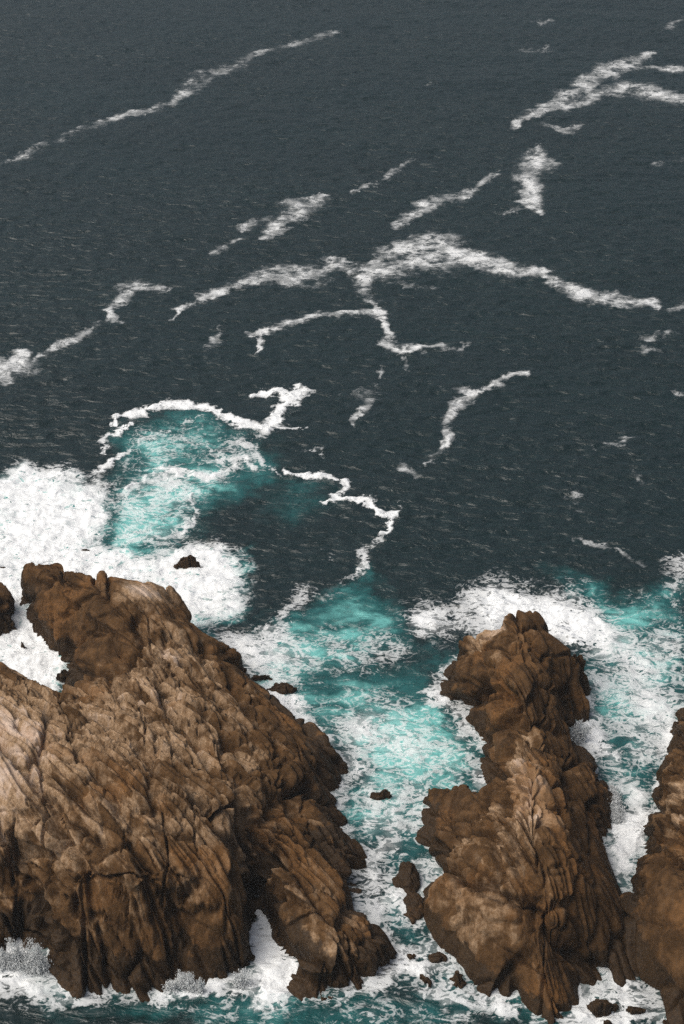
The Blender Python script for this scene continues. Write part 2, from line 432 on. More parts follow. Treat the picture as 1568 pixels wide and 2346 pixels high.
    for width, depth, line in cracks:
        l = np.array(line, float); L = drape(l[:, 0], l[:, 1])
        lo_, hi_ = L.min(0) - 1.5, L.max(0) + 1.5
        s_ = np.nonzero((V[:, 0] > lo_[0]) & (V[:, 0] < hi_[0]) & (V[:, 1] > lo_[1]) & (V[:, 1] < hi_[1]))[0]
        p_ = V[s_, :2] + .22 * np.stack([fbm2(V[s_, 0] / .9, V[s_, 1] / .9, 2, 5), fbm2(V[s_, 0] / .9, V[s_, 1] / .9, 2, 6)], 1)
        dm = np.full(len(s_), 9.0)
        for k in range(len(L) - 1):
            ab = L[k + 1] - L[k]; tt = np.clip(((p_ - L[k]) @ ab) / (ab @ ab + 1e-9), 0, 1)
            dm = np.minimum(dm, np.linalg.norm(p_ - L[k] - tt[:, None] * ab, axis=1))
        disp[s_] -= depth * np.exp(-(dm / width) ** 2) + .25 * depth * np.exp(-(dm / (3 * width)) ** 2)
    disp *= sstep(-2.5, -.4, V[:, 2]) * .75 + .25
    VA[act] = V + Nn[act] * disp[:, None]; sid_all[act] = sid; V = VA; sid = sid_all
    ii = np.arange(nx * ny).reshape(ny, nx)
    F = np.stack([ii[:-1, :-1], ii[:-1, 1:], ii[1:, 1:], ii[1:, :-1]], -1).reshape(-1, 4)
    F = F[V[F, 2].max(1) > -1.3]
    tone = np.full(len(V), .5); tone[act_i] = .55 * _u(mid_id, 12) + .45 * leaf_tone; tone_w = np.ones(len(V)); tone_w[act_i] = np.clip(rg * 1.3 - .3, 0, 1)
    return V, F, dry + (tone - .5) * .6 * rough0 * tone_w, sid, Nn

def build_rock(name, label, cat, rim, pts, step=.1, areas=None, wetline=1.0, group=None, **kw):
    V, F, dry, sid, _ = rock_surface(rim, pts, step, **kw)
    top = V[F[:, 0]]
    attrs = {'dry': dry, 'wetline': np.full(len(V), wetline)}
    if not areas:
        o = submesh(name, V, F, slice(None), M_ROCK, attrs)
        tag(o, label, cat, group); return o
    base = V[F].reshape(-1, 3).mean(0)
    root = empty(name, (base[0], base[1], 0)); tag(root, label, cat, group)
    off = np.array([base[0], base[1], 0])
    Nv = vnormals(V, F)
    nxg = F[0, 3] - F[0, 0]                                    # row length of the survey grid
    fy, fx = F[:, 0] // nxg, F[:, 0] % nxg
    g_id = np.full((fy.max() + 3, nxg + 2), -1, np.int64); g_id[fy + 1, fx + 1] = sid[F[:, 0]]
    lab = np.where(g_id >= 0, np.arange(g_id.size).reshape(g_id.shape), -1)
    sh = [(slice(1, None), slice(None), slice(None, -1), slice(None)), (slice(None, -1), slice(None), slice(1, None), slice(None)),
          (slice(None), slice(1, None), slice(None), slice(None, -1)), (slice(None), slice(None, -1), slice(None), slice(1, None))]
    for _ in range(400):
        old = lab.copy()
        for (p, q, r, t) in sh:
            same = (g_id[p, q] == g_id[r, t]) & (g_id[p, q] >= 0)
            lab[p, q] = np.where(same, np.maximum(lab[p, q], lab[r, t]), lab[p, q])
        if (old == lab).all(): break
    u_, c_ = np.unique(lab, return_counts=True)
    lab = np.where(np.isin(lab, u_[c_ < 420]) & (lab >= 0), -2, lab)   # crumbs join the slab they touch
    for _ in range(400):
        if not (lab == -2).any(): break
        for (p, q, r, t) in sh:
            lab[p, q] = np.where((lab[p, q] == -2) & (lab[r, t] >= 0), lab[r, t], lab[p, q])
    fid = lab[fy + 1, fx + 1]
    ids, inv, cnt = np.unique(fid, return_inverse=True, return_counts=True)
    cen = np.stack([np.bincount(inv, top[:, j]) / cnt for j in range(3)], 1)
    big = np.nonzero(ids >= 0)[0]
    an = np.array([G(u, v, h) for (_, u, v, h) in areas])
    an_names = [x[0] for x in areas]
    parts = {}
    for nm in dict.fromkeys(an_names): parts[nm] = empty(nm, (0, 0, 0), root)
    for k in big:
        area = an_names[((an[:, :2] - cen[k, :2]) ** 2).sum(1).argmin()]
        submesh('rock_slab', V - off, F, inv == k, M_ROCK, attrs, Nv, parts[area])
    return root

# --- the headland on the left
rim_left = [(-150,1490,6),(0,1508,6),(50,1531,6),(95,1561,5.5),(125,1578,5),(147,1571,4),(158,1530,1.5),(160,1523,0),(125,1511,0),(95,1476,0),(70,1441,0),
 (47,1391,0),(45,1356,1),(58,1325,2),(55,1291,4),(70,1278,5),(88,1270,5.5),(125,1276,5.6),(160,1283,5.6),(172,1302,6),(200,1311,6.4),(222,1299,7),(240,1297,7.2),(265,1309,7.2),
 (285,1326,6.8),(300,1319,6.8),(350,1324,6.5),(400,1341,5.5),(425,1361,4.8),(445,1391,3.6),(453,1425,2.6),(458,1444,2.8),(480,1461,3.6),(525,1469,4.6),(553,1475,4.6),
 (560,1501,2.6),(567,1555,.4),(578,1566,.8),(610,1585,.8),(640,1601,1),(655,1621,1),(700,1646,2),(750,1681,2.8),(763,1682,2.8),(788,1716,1.6),(790,1751,.6),(783,1800,0),(776,1855,0),
 (788,1900,1.2),(814,1911,2),(836,1937,1.4),(826,1965,.1),(838,1988,0),(832,2040,0),(845,2075,0),(859,2100,.2),(884,2150,1.3),(906,2185,1),(905,2215,0),(879,2234,0),(849,2262,0),(800,2270,0),
 (770,2285,0),(740,2302,0),(700,2296,0),(667,2280,0),(664,2222,.8),(676,2202,1.4),(716,2176,2.0),(684,2142,2.4),(662,2115,2.6),(632,2085,2.4),(612,2070,2.2),(596,2062,.6),(582,2085,.3),(574,2155,.3),
 (590,2205,.1),(602,2232,0),(590,2258,0),(550,2250,0),(485,2272,0),(425,2258,0),(375,2275,0),(325,2295,0),(265,2285,0),(210,2293,0),(165,2296,0),(132,2280,0),(116,2240,.3),
 (108,2200,.6),(92,2165,.8),(60,2175,0),(0,2185,0),(-140,2190,0),(-150,2050,4),(-160,1800,10)]
pts_left = [(110,1330,6.6,.15,.5),(210,1360,7.6,.2,.5),(240,1330,8,.35,.4),(130,1420,4,.05,.6),(80,1400,2.6,.05,.6),(250,1430,7,.15,.6),(330,1352,7.6,1.15,.4),(345,1375,7.5,.5,.4),(380,1400,7,.35,.45),(420,1420,5,.2,.5),
 (180,1480,3.2,.05,.7),(260,1500,5.2,.1,.8),(330,1450,7.4,.4,.7),(400,1470,7.6,.75,1),(340,1500,7.2,.7,1),(480,1500,6,.45,1),(520,1500,5.2,.15,.4),(545,1530,3,.05,.5),
 (170,1565,5.0,.35,1),(220,1560,5.6,.5,1.1),(50,1580,8.6,.6,1),(-60,1600,9.5,.8,.8),(0,1640,10.2,1.0,.7),(40,1660,10,1.05,.6),(-100,1750,11.2,1,.6),(10,1780,10.6,1.05,.5),(0,1850,9.6,.95,.5),
 (150,1640,8.2,.65,1.1),(130,1760,10.8,.7,.9),(300,1570,7.4,.7,1.2),(400,1580,8,.7,1.2),(500,1590,6.6,.55,1.2),(480,1560,6.2,.5,1.2),(350,1680,9,.65,1.2),(450,1700,8.6,.65,1.2),(230,1800,10.8,.55,1.1),
 (560,1620,5.4,.5,1.1),(610,1640,4,.3,.6),(690,1690,4.2,.15,.5),(740,1720,3.2,.1,.5),(640,1700,5,.3,.8),(560,1720,7.4,.55,1.2),(600,1800,7,.45,1.2),(690,1790,4.2,.25,1.1),(745,1790,1.9,.05,.9),
 (740,1850,2,.1,1),(700,1880,4.2,.35,1.1),(780,1950,2.7,.25,1.1),(330,1850,10.4,.5,1.1),(450,1850,9.6,.5,1.1),(550,1870,8.4,.5,1.1),(430,1930,8.9,.5,.9),(330,1940,9,.5,1.1),(200,1900,9.8,.55,1.1),
 (60,1900,8.4,.7,.8),(60,1980,6,.45,1),(-100,1950,7,.5,1),(-100,2080,3.2,.2,1),(40,2080,3.2,.2,1),(130,2060,6.1,.3,1),(200,2040,7,.35,1.1),(310,2040,7.2,.4,1.1),(420,2020,7.4,.5,.8),(500,1980,8,.5,.7),
 (560,1990,6.3,.3,.8),(588,2030,4.3,.1,.7),(606,2044,3.6,.1,.7),(545,2060,5.6,.3,.6),(480,2090,5.2,.4,.5),(400,2100,5,.35,.7),(300,2110,4.9,.25,.9),(200,2120,4.6,.25,1),(140,2150,3.4,.15,1),(40,2130,1.7,.05,1),
 (560,2140,3.2,.15,.6),(500,2170,2.8,.15,.6),(420,2180,2.2,.1,.7),(330,2200,2.4,.1,.8),(240,2200,2.3,.2,.8),(160,2220,1.8,.05,.8),(560,2200,1.2,.05,.7),
 (610,1980,5.6,.35,1),(680,1980,4.8,.4,1.1),(640,2060,4.3,.35,.7),(700,2070,4.6,.45,.8),(760,2050,4,.45,1.1),(810,2060,2.4,.15,1),(740,2130,3.7,.4,1.1),(800,2120,3.3,.35,1.1),(830,2170,2.7,.5,1),(880,2180,2,.1,.7),
 (700,2210,2.3,.2,.7),(760,2220,2.4,.35,1),(820,2220,1.8,.4,.9),(720,2260,1.1,.05,.7)]
cracks_left = [(.32,1.4,[(445,1827),(500,1887),(565,1952),(590,2037)]),(.25,1.1,[(350,1532),(380,1607),(440,1677),(500,1760)]),(.22,1.0,[(525,1677),(590,1762),(645,1792),(760,1850)]),(.2,.8,[(50,1377),(140,1350),(190,1320)]),
 (.3,1.2,[(200,1545),(280,1517),(320,1467),(300,1427),(320,1402)]),(.2,.9,[(0,1687),(30,1737),(80,1787),(145,1887),(235,1922)]),(.3,.9,[(20,1930),(45,1985),(70,2050),(95,2150)]),(.2,.9,[(300,1927),(350,2002),(400,2097),(425,2162)]),
 (.2,.8,[(470,1470),(530,1540),(560,1600),(640,1680)]),(.18,.7,[(110,1640),(100,1700),(60,1760)]),(.18,.7,[(360,1925),(395,1990),(440,2050),(430,2110)]),(.2,.8,[(215,1330),(220,1365),(245,1370),(285,1340)]),
 (.2,.8,[(465,1465),(520,1500),(560,1520)]),(.18,.7,[(190,1990),(210,2080),(240,2180),(250,2270)]),(.2,.8,[(560,1600),(640,1720),(690,1850)]),(.2,.8,[(600,1900),(680,2000),(740,2100)]),(.18,.6,[(110,2060),(135,2150),(160,2250)]),(.18,.6,[(500,2090),(450,2120),(390,2110)])]
areas_left = [('rounded_seaward_dome',110,1330,6),('rounded_seaward_dome',210,1400,7),('rounded_seaward_dome',350,1380,7),('rounded_seaward_dome',150,1470,3),('rounded_seaward_dome',420,1420,5),
 ('layered_ridge',400,1490,7),('layered_ridge',300,1560,7),('layered_ridge',480,1600,7),('layered_ridge',560,1720,7),('square_buttress',525,1500,4.5),
 ('pale_upper_shoulder',0,1650,10),('pale_upper_shoulder',20,1800,12),('pale_upper_shoulder',60,1900,11),
 ('fractured_upper_slope',250,1750,10),('fractured_upper_slope',350,1850,10),('fractured_upper_slope',180,1650,8),
 ('seaward_flank',700,1700,4),('seaward_flank',720,1820,3),('seaward_flank',780,1950,2.5),('seaward_flank',640,1640,4),
 ('cliff_face',100,2100,5),('cliff_face',300,2100,5),('cliff_face',480,2080,5),('cliff_face',400,2200,2),('cliff_face',200,2200,2),
 ('rock_arm',680,2000,5),('rock_arm',740,2130,3.5),('rock_arm',830,2170,2.5),('rock_arm',720,2240,1.5)]
build_rock('sea_cliff_headland', 'huge brown jointed rock headland filling the lower left, rounded dome at its seaward end', 'headland',
           rim_left, pts_left, .088, areas_left, seed=100, cracks=cracks_left, leaf=1.4, rgain=1.05, wetline=2.7)

# --- the stack in the middle right
rim_stack = [(1144,1412,6),(1151,1399,6.4),(1194,1392,6.8),(1234,1394,6.6),(1249,1414,6.2),(1241,1438,6.2),(1284,1467,5.2),(1309,1479,5),(1339,1487,4.2),(1350,1507,3.8),(1340,1537,3),(1335,1557,2.6),
 (1356,1602,2),(1361,1637,.6),(1349,1662,0),(1318,1655,.2),(1304,1680,.2),(1334,1702,1.2),(1364,1737,1.6),(1384,1772,1.3),(1404,1795,1.2),(1404,1837,.6),(1411,1890,.1),(1404,1905,0),(1386,1907,0),(1390,1935,0),(1404,1980,0),
 (1427,2010,0),(1422,2060,2.0),(1423,2110,2.2),(1433,2150,1.8),(1452,2210,.9),(1462,2252,0),(1429,2262,0),(1379,2255,0),(1330,2270,0),(1334,2305,0),(1309,2330,0),(1290,2362,0),(1250,2368,0),(1229,2332,0),(1174,2287,0),
 (1134,2300,0),(1089,2285,0),(1084,2255,0),(1064,2235,0),(1034,2195,0),(1004,2175,0),(974,2110,0),(964,2060,0),(961,2005,0),(972,1985,0),(946,1955,0),(941,1930,0),(956,1895,0),(971,1860,.5),
 (968,1810,1.6),(974,1795,2.0),(1009,1797,2.4),(1054,1787,2.8),(1079,1790,2.8),(1104,1815,2.4),(1117,1834,1.4),(1117,1826,.3),(1096,1782,0),(1084,1732,0),(1086,1692,0),(1064,1652,0),(1039,1627,0),(1006,1614,0),(1004,1582,0),
 (1014,1542,.4),(1039,1507,1),(1044,1492,1.6),(1047,1464,2.5),(1069,1457,3),(1104,1437,4.2),(1134,1427,5.2)]
pts_stack = [(1180,1415,7,.1,.4),(1225,1412,6.8,.05,.4),(1190,1450,7.4,.35,.7),(1140,1436,5.6,1.1,.7),(1150,1475,6.6,.4,.7),(1230,1470,7,.3,.7),(1170,1520,7.2,.35,.6),(1110,1490,4.6,.1,.6),(1080,1530,3.4,.15,.6),(1050,1560,2.2,.1,.6),(1280,1510,5.8,.25,.7),
 (1320,1520,4.2,.1,.5),(1240,1560,7,.15,.5),(1160,1570,7.2,.3,.45),(1290,1590,5,.1,.7),(1330,1620,2.4,.05,.7),(1110,1580,4.6,.2,.6),(1060,1600,1.8,.02,.7),(1170,1610,6.4,.25,.5),(1230,1640,6,.1,.7),(1110,1640,2.8,.05,.6),
 (1160,1660,4.4,.2,.7),(1270,1660,4.2,.1,.8),(1185,1690,5.9,.65,.9),(1190,1740,7.4,.85,1.1),(1205,1790,8.4,1.0,1.2),(1190,1830,8.4,.95,1.2),(1225,1850,8.9,.85,1.2),(1140,1720,3.2,.1,.8),(1140,1780,4,.15,1),(1280,1740,5.2,.15,.9),(1290,1800,6,.2,1),
 (1340,1790,3.4,.1,.9),(1350,1850,3,.05,.9),(1385,1850,1.6,.02,.8),(1300,1880,6.2,.2,1),(1365,1900,2.2,.05,.9),(1145,1850,5.8,.5,1),(1040,1820,2.7,.02,.35),(1010,1860,2,.03,.4),(1080,1850,3.6,.1,.6),(1075,1900,4.9,.35,1),(1000,1910,2.6,.15,.8),
 (975,1940,1.4,.1,.8),(1030,1940,4.2,.35,1),(1150,1920,7.8,.55,1.1),(1220,1920,8.9,.4,1.1),(1270,1960,8.4,.25,1),(1340,1970,5,.08,.8),(1385,1990,2.6,.02,.7),(1130,1985,6.6,.4,1.1),(1060,1985,4.9,.3,.9),(1000,2000,3.3,.5,.3),
 (1030,2030,4.1,.65,.25),(1090,2040,5.2,.65,.2),(990,2060,2.2,.35,.3),(1040,2090,3.5,.65,.2),(1110,2110,4.5,.65,.2),(1170,2100,5.5,.6,.2),(1200,2060,6.4,.25,.9),(1010,2130,1.2,.1,.3),(1080,2160,2.9,.45,.3),(1150,2160,3.5,.5,.3),(1210,2150,4.4,.3,.4),
 (1270,2060,6.9,.2,.9),(1340,2060,5.5,.15,.8),(1395,2060,3.6,.05,.6),(1300,2120,5.2,.12,.8),(1370,2130,3.6,.08,.5),(1410,2140,2.2,.05,.6),(1260,2190,3.5,.1,.7),(1330,2190,2.3,.08,.4),(1400,2200,1.5,.05,.3),(1090,2220,1.6,.05,.7),
 (1150,2220,2.0,.2,.8),(1210,2220,2.7,.25,.8),(1180,2260,.8,.05,.8),(1250,2280,1.9,.1,.8),(1290,2300,1.3,.05,.8),(1350,2240,.7,.05,.25)]
cracks_stack = [(.34,1.7,[(950,1962),(999,1985),(1054,2010),(1134,2040),(1200,2078),(1240,2115)]),(.28,1.2,[(1240,2115),(1280,2155),(1334,2190),(1399,2230)]),(.3,1.4,[(1030,1630),(1054,1612),(1094,1577),(1129,1592),(1169,1627)]),
 (.22,.9,[(1224,1487),(1264,1552),(1304,1607),(1310,1650)]),(.2,.8,[(1114,1517),(1134,1567),(1164,1607)]),(.34,1.5,[(1104,1677),(1154,1657),(1214,1652),(1284,1680)]),(.2,.8,[(1140,1430),(1190,1440),(1240,1440)]),(.16,.5,[(1190,1830),(1230,1940),(1300,2060),(1340,2160)]),
 (.2,.8,[(1110,1830),(1090,1870),(1010,1880)]),(.18,.7,[(1150,1770),(1140,1850),(1180,1960)]),(.18,.6,[(1280,1720),(1320,1830),(1350,1960)]),(.16,.5,[(1040,2000),(1030,2060),(1040,2100)])]
areas_stack = [('rounded_summit_dome',1180,1500,7),('rounded_summit_dome',1280,1550,5),('rounded_summit_dome',1080,1560,3),('rounded_summit_dome',1200,1620,6),('knob',1195,1405,7),
 ('pale_ridge_crest',1190,1740,7.5),('pale_ridge_crest',1210,1830,8.8),('channel_side_block',1030,1830,2.5),('right_flank',1320,1800,4),('right_flank',1340,1950,5),('right_flank',1380,2080,4),
 ('fractured_middle_slope',1150,1920,7.5),('fractured_middle_slope',1050,1940,4.5),('fractured_middle_slope',1270,2020,8),('smooth_slab',1080,2080,4.5),('smooth_slab',1010,2080,3),('smooth_slab',1170,2130,5),
 ('broken_foot',1150,2240,2),('broken_foot',1280,2230,3),('broken_foot',1380,2200,3)]
build_rock('sea_stack', 'tall dark brown rock spur right of the channel with a pale pinkish ridge crest', 'sea stack', rim_stack, pts_stack, .085, areas_stack, seed=200, cracks=cracks_stack, rgain=1.0, leaf=.9, strata=(.34, -.9, -.25), slab=(6.0, 3.4, 4.5), wetline=1.5, dry0=.2)

# --- the headland cut by the right edge
rim_right = [(1700,1560,3),(1600,1590,2),(1566,1595,2),(1551,1604,1.8),(1560,1622,1.6),(1554,1647,2.6),(1549,1697,3),(1529,1757,4),(1521,1797,4),(1506,1842,4),(1484,1848,3),(1477,1887,2.6),(1479,1910,2.2),(1474,1960,2),(1450,1990,1.6),
 (1434,2010,1),(1427,2060,2.2),(1429,2110,2.2),(1440,2150,1.8),(1458,2208,.9),(1472,2250,0),(1509,2275,0),(1511,2310,0),(1488,2338,0),(1510,2400,0),(1620,2420,0),(1760,2380,0),(1800,2000,8),(1780,1700,7)]
pts_right = [(1585,1640,4,.1,.7),(1568,1760,5.6,.25,.9),(1545,1810,5.6,.7,1),(1570,1850,7,.75,1),(1545,1870,6.4,.7,1.1),(1510,1870,4.6,.1,.9),(1520,1930,5.2,.2,.8),(1568,1930,7.4,.35,.7),(1495,1980,4.2,.15,.5),(1560,2010,6.6,.2,.3),
 (1470,2040,3,.1,.4),(1500,2080,4.6,.12,.2),(1560,2110,5.6,.15,.2),(1470,2120,2.7,.08,.3),(1520,2170,3.8,.12,.2),(1480,2190,1.5,.05,.3),(1550,2240,2.6,.1,.25),(1520,2270,.9,.03,.4),(1560,2320,1.2,.03,.4),(1650,2000,8,.2,.5),(1650,1800,8,.4,.8),(1650,2200,5,.1,.4)]
areas_right = [('pinkish_broken_top',1550,1840,6),('narrow_point',1570,1660,4),('dark_shoulder',1510,1930,5),('smooth_lower_face',1510,2100,4),('smooth_lower_face',1540,2250,2.5)]
build_rock('edge_headland', 'dark smooth rock headland cut off by the right edge of the photo', 'headland', rim_right, pts_right, .09, areas_right, seed=300, wetline=2.0, rgain=1.4, dry0=.15, slab=(8, 5, 5), strata=(.3, -.9, -.3), cracks=[(.25,.9,[(1479,1915),(1500,1960),(1568,1990)]),(.2,.7,[(1484,1850),(1530,1880),(1568,1940)]),(.16,.5,[(1450,2000),(1470,2050)])])

# --- the rocks off the left edge
build_rock('skerry', 'big dark rock cut by the left edge beside the rounded dome', 'rock',
  [(-90,1322,3),(0,1327,3),(20,1341,3),(33,1361,2.4),(27,1377,1.8),(42,1416,1),(44,1441,.2),(30,1452,0),(0,1462,0),(-90,1465,0)],
  [(0,1360,3.4,.08,.6),(15,1400,2.2,.05,.6),(-40,1380,3.6,.1,.6),(10,1435,.8,.02,.6)], .09, seed=410, wetline=1.6, dry0=.08, slab=(4, 2, 2))
build_rock('skerry', 'small dark rock tip poking in at the left edge amid white surf', 'rock',
  [(-70,1262,2),(0,1271,1.6),(10,1281,1.2),(15,1296,.4),(0,1311,0),(-70,1315,0)], [(-8,1288,1.5,.05,.5)], .09, seed=420, wetline=1.6, dry0=.08, slab=(3, 1.5, 1.5))

# --- loose and half-drowned rocks
def small_rock(label, poly, pts, seed, group=None, name='sea_rock', cat='rock', **kw):
    poly = [(u, v, h + .32) for u, v, h in poly]; pts = [(p[0], p[1], p[2] + .36) for p in pts]
    k = dict(detail=.3, rough0=.8, warp=.45, wetline=3.2, dry0=.06, slab=(2.2, 1.2, 1.2)); k.update(kw)
    return build_rock(name, label, cat, poly, pts, .055, seed=seed, group=group, **k)
def oval(u, v, ru, rv, n=10, ph=0.0, jit=.18, back=.3):
    r = random.Random(int(u * 7 + v)); out = []
    for i in range(n):
        a = 2 * math.pi * i / n + ph; k = 1 + r.uniform(-jit, jit)
        k *= 1.22; out.append((u + ru * k * math.cos(a), v + rv * k * math.sin(a), 0 if math.sin(a) > -.35 else back))
    return out
small_rock('lone pointed dark rock in the surf behind the rounded dome', [(386,1297,0),(396,1285,.4),(412,1268,1.2),(425,1257,1.9),(438,1262,1.7),(452,1274,1.1),(468,1285,.5),(480,1292,0),(455,1296,0),(425,1299,0)],
           [(428,1268,2.0),(440,1280,1.2),(415,1285,1.0)], 500)
small_rock('thin awash rock ledge just above the top of the rounded dome', [(176,1258,0),(190,1252,.2),(205,1249,.3),(217,1255,.1),(205,1259,0),(190,1259,0)], [(197,1254,.35)], 505)
small_rock('small jagged rock awash beside the square buttress of the headland', [(576,1549,0),(579,1538,.5),(592,1533,.8),(604,1537,.7),(616,1538,.6),(627,1545,.3),(625,1552,0),(600,1554,0)], [(597,1543,.9),(612,1545,.6)], 510)
small_rock('low flat elongated rock in foam at the headland\'s right side', [(606,1566,.3),(622,1559,.7),(648,1557,.8),(668,1562,.6),(683,1568,.3),(676,1584,0),(650,1588,0),(625,1580,0)], [(640,1568,.9),(660,1572,.6)], 515)
small_rock('lone low rock in the middle of the turquoise channel', [(830,1818,0),(845,1809,.4),(870,1803,.8),(895,1803,.8),(904,1814,.3),(898,1826,0),(870,1828,0),(848,1824,0)], [(880,1813,1.0),(860,1816,.6)], 520)
small_rock('dark rounded boulder in the narrow channel beside the spur', oval(938, 2006, 27, 31, 12, back=.8), [(938,1992,1.1),(934,2012,.7)], 525, rough0=.5)
small_rock('reddish half-drowned boulder below the dark boulder in the narrow channel', oval(950, 2070, 25, 30, 12, back=.4), [(950,2060,.6),(948,2080,.3)], 530, rough0=.5, wetline=.9, dry0=.2)
small_rock('little rock in the mouth of the narrow channel nearest the left arm', oval(946, 2188, 13, 10, 9), [(946,2183,.6)], 535)
small_rock('flat dark rock in white foam at the mouth of the narrow channel', oval(1006, 2192, 21, 11, 9), [(1006,2187,.6),(995,2189,.5)], 540)
small_rock('dark pointed boulder standing in foam below the channel mouth', [(958,2222,.5),(966,2216,.8),(980,2222,.8),(990,2236,.4),(994,2254,0),(984,2261,0),(968,2246,0),(956,2234,0)], [(972,2228,1.1),(984,2244,.6)], 545)
small_rock('blocky dark boulder leaning on the foot of the spur', [(1030,2226,.7),(1040,2217,1.1),(1056,2219,1.1),(1066,2232,.7),(1064,2256,0),(1050,2267,0),(1034,2258,0),(1028,2242,.1)], [(1046,2230,1.5),(1050,2248,.7)], 550)
small_rock('brown washed rock at the bottom right in churning foam', [(1341,2300,0),(1346,2286,.5),(1368,2282,.9),(1395,2285,.9),(1422,2296,.5),(1425,2310,0),(1400,2319,0),(1370,2322,0),(1350,2314,0)], [(1372,2294,1.1),(1400,2302,.7)], 555)
small_rock('low streaked rock at the bottom right beside the edge headland', [(1420,2312,0),(1440,2300,.5),(1462,2295,.6),(1480,2300,.3),(1474,2312,0),(1445,2321,0)], [(1450,2306,.7)], 560)
small_rock('rock tip at the very bottom edge among foam', [(1368,2345,0),(1385,2333,.5),(1405,2332,.5),(1420,2342,.1),(1410,2352,0),(1385,2356,0)], [(1394,2341,.7)], 565)
small_rock('small square rock with water pouring over it in the left inlet', [(126,1556,0),(126,1530,1.3),(140,1522,1.6),(158,1526,1.6),(158,1556,.1),(142,1560,0)], [(142,1536,1.6)], 570)
small_rock('small dark knob between the skerry and the rounded dome', [(41,1480,0),(42,1462,1.0),(50,1454,1.3),(59,1460,1.1),(60,1474,.1),(50,1482,0)], [(50,1464,1.3)], 575)

# ------------------------------------------------------------------ the sea
NR, NC = 1060, 660
ang = np.linspace(R(49.2), R(14.2), NR)
Yr = np.concatenate([np.linspace(-150, 82, 12), CAM_H / np.tan(ang), np.geomspace(CAM_H / math.tan(R(14.0)), 9000, 40)])
sf = np.linspace(-1.18, 1.18, NC)
outer = np.geomspace(1.24, 26, 22)
sc_ = np.concatenate([-outer[::-1], sf, outer])
hw = .1916 * np.sqrt(np.maximum(Yr, 60) ** 2 + CAM_H ** 2)
XX = sc_[None] * hw[:, None]; YY = np.repeat(Yr[:, None], len(sc_), 1)
ny, nx = XX.shape
P = np.stack([XX.ravel(), YY.ravel()], 1)
inv_view = (np.abs(np.repeat(sc_[None], ny, 0)) < 1.2).ravel() & (P[:, 1] > 83) & (P[:, 1] < 410)
Pv = P[inv_view]
# ragged edges for the foam: warp the survey coordinates
warpv = np.stack([.9 * fbm2(Pv[:, 0] / 6, Pv[:, 1] / 6, 3, 900) + .55 * fbm2(Pv[:, 0] / 1.4, Pv[:, 1] / 1.4, 4, 903, .6),
                  1.2 * fbm2(Pv[:, 0] / 6, Pv[:, 1] / 6, 3, 906) + .75 * fbm2(Pv[:, 0] / 1.4, Pv[:, 1] / 1.4, 4, 909, .6)], 1)
Qv = Pv + warpv
foam = np.zeros(len(Pv)); drift = np.zeros(len(Pv)); aer = np.zeros(len(Pv))

def streak(pts, dens=.9, soft=.55, dest='drift', k=1.0):
    """a ribbon of foam lying on the water: (u, v, width) along its middle"""
    global foam, drift, aer
    p = np.array(pts, float); A = G(p[:, 0], p[:, 1])[:, :2]
    for i in range(len(p) - 1):
        a, b = A[i], A[i + 1]
        du, dv = p[i + 1, 0] - p[i, 0], p[i + 1, 1] - p[i, 1]; L = math.hypot(du, dv) + 1e-6
        nu, nv = -dv / L, du / L
        ws = []
        for j in (i, i + 1):
            q1 = G(p[j, 0] + nu * p[j, 2] * .5, p[j, 1] + nv * p[j, 2] * .5)[:2]
            dd = (b - a) / (np.linalg.norm(b - a) + 1e-6); e = q1 - A[j]
            ws.append(max(.25, abs(e[0] * dd[1] - e[1] * dd[0])) * k)
        wm = max(ws) * 2 + 3
        lo = np.minimum(a, b) - wm; hi = np.maximum(a, b) + wm
        s = np.nonzero((Qv[:, 0] > lo[0]) & (Qv[:, 0] < hi[0]) & (Qv[:, 1] > lo[1]) & (Qv[:, 1] < hi[1]))[0]
        if not len(s): continue
        q = Qv[s]; ab = b - a
        t = np.clip(((q - a) @ ab) / (ab @ ab + 1e-9), 0, 1)
        d = np.linalg.norm(q - a - t[:, None] * ab, axis=1)
        wd = ws[0] + t * (ws[1] - ws[0])
        val = dens * (1 - (sstep(.1, 1.6, d / wd) if dest == 'drift' else sstep(1 - min(.95, soft * 1.6), 1 + soft * 1.3, d / wd)))
        if dest == 'drift': drift[s] = np.maximum(drift[s], val)
        elif dest == 'foam': foam[s] = np.maximum(foam[s], val)
        else: aer[s] = np.maximum(aer[s], val)
def patch(poly, dens, feather, dest='foam', mode='max'):
    """an area of surf or aerated water; feather in metres"""
    global foam, drift, aer
    p = np.array(poly, float); A = G(p[:, 0], p[:, 1])[:, :2]
    lo = A.min(0) - feather; hi = A.max(0) + feather
    s = np.nonzero((Qv[:, 0] > lo[0]) & (Qv[:, 0] < hi[0]) & (Qv[:, 1] > lo[1]) & (Qv[:, 1] < hi[1]))[0]
    d, ins, _ = poly_dist(Qv[s], A)
    sd = np.where(ins, d, -d)
    val = sstep(-feather * .6, feather, sd)
    arr = {'foam': foam, 'drift': drift, 'aer': aer}[dest]
    if mode == 'max': arr[s] = np.maximum(arr[s], dens * val)
    else: arr[s] = arr[s] * (1 - val) + dens * val

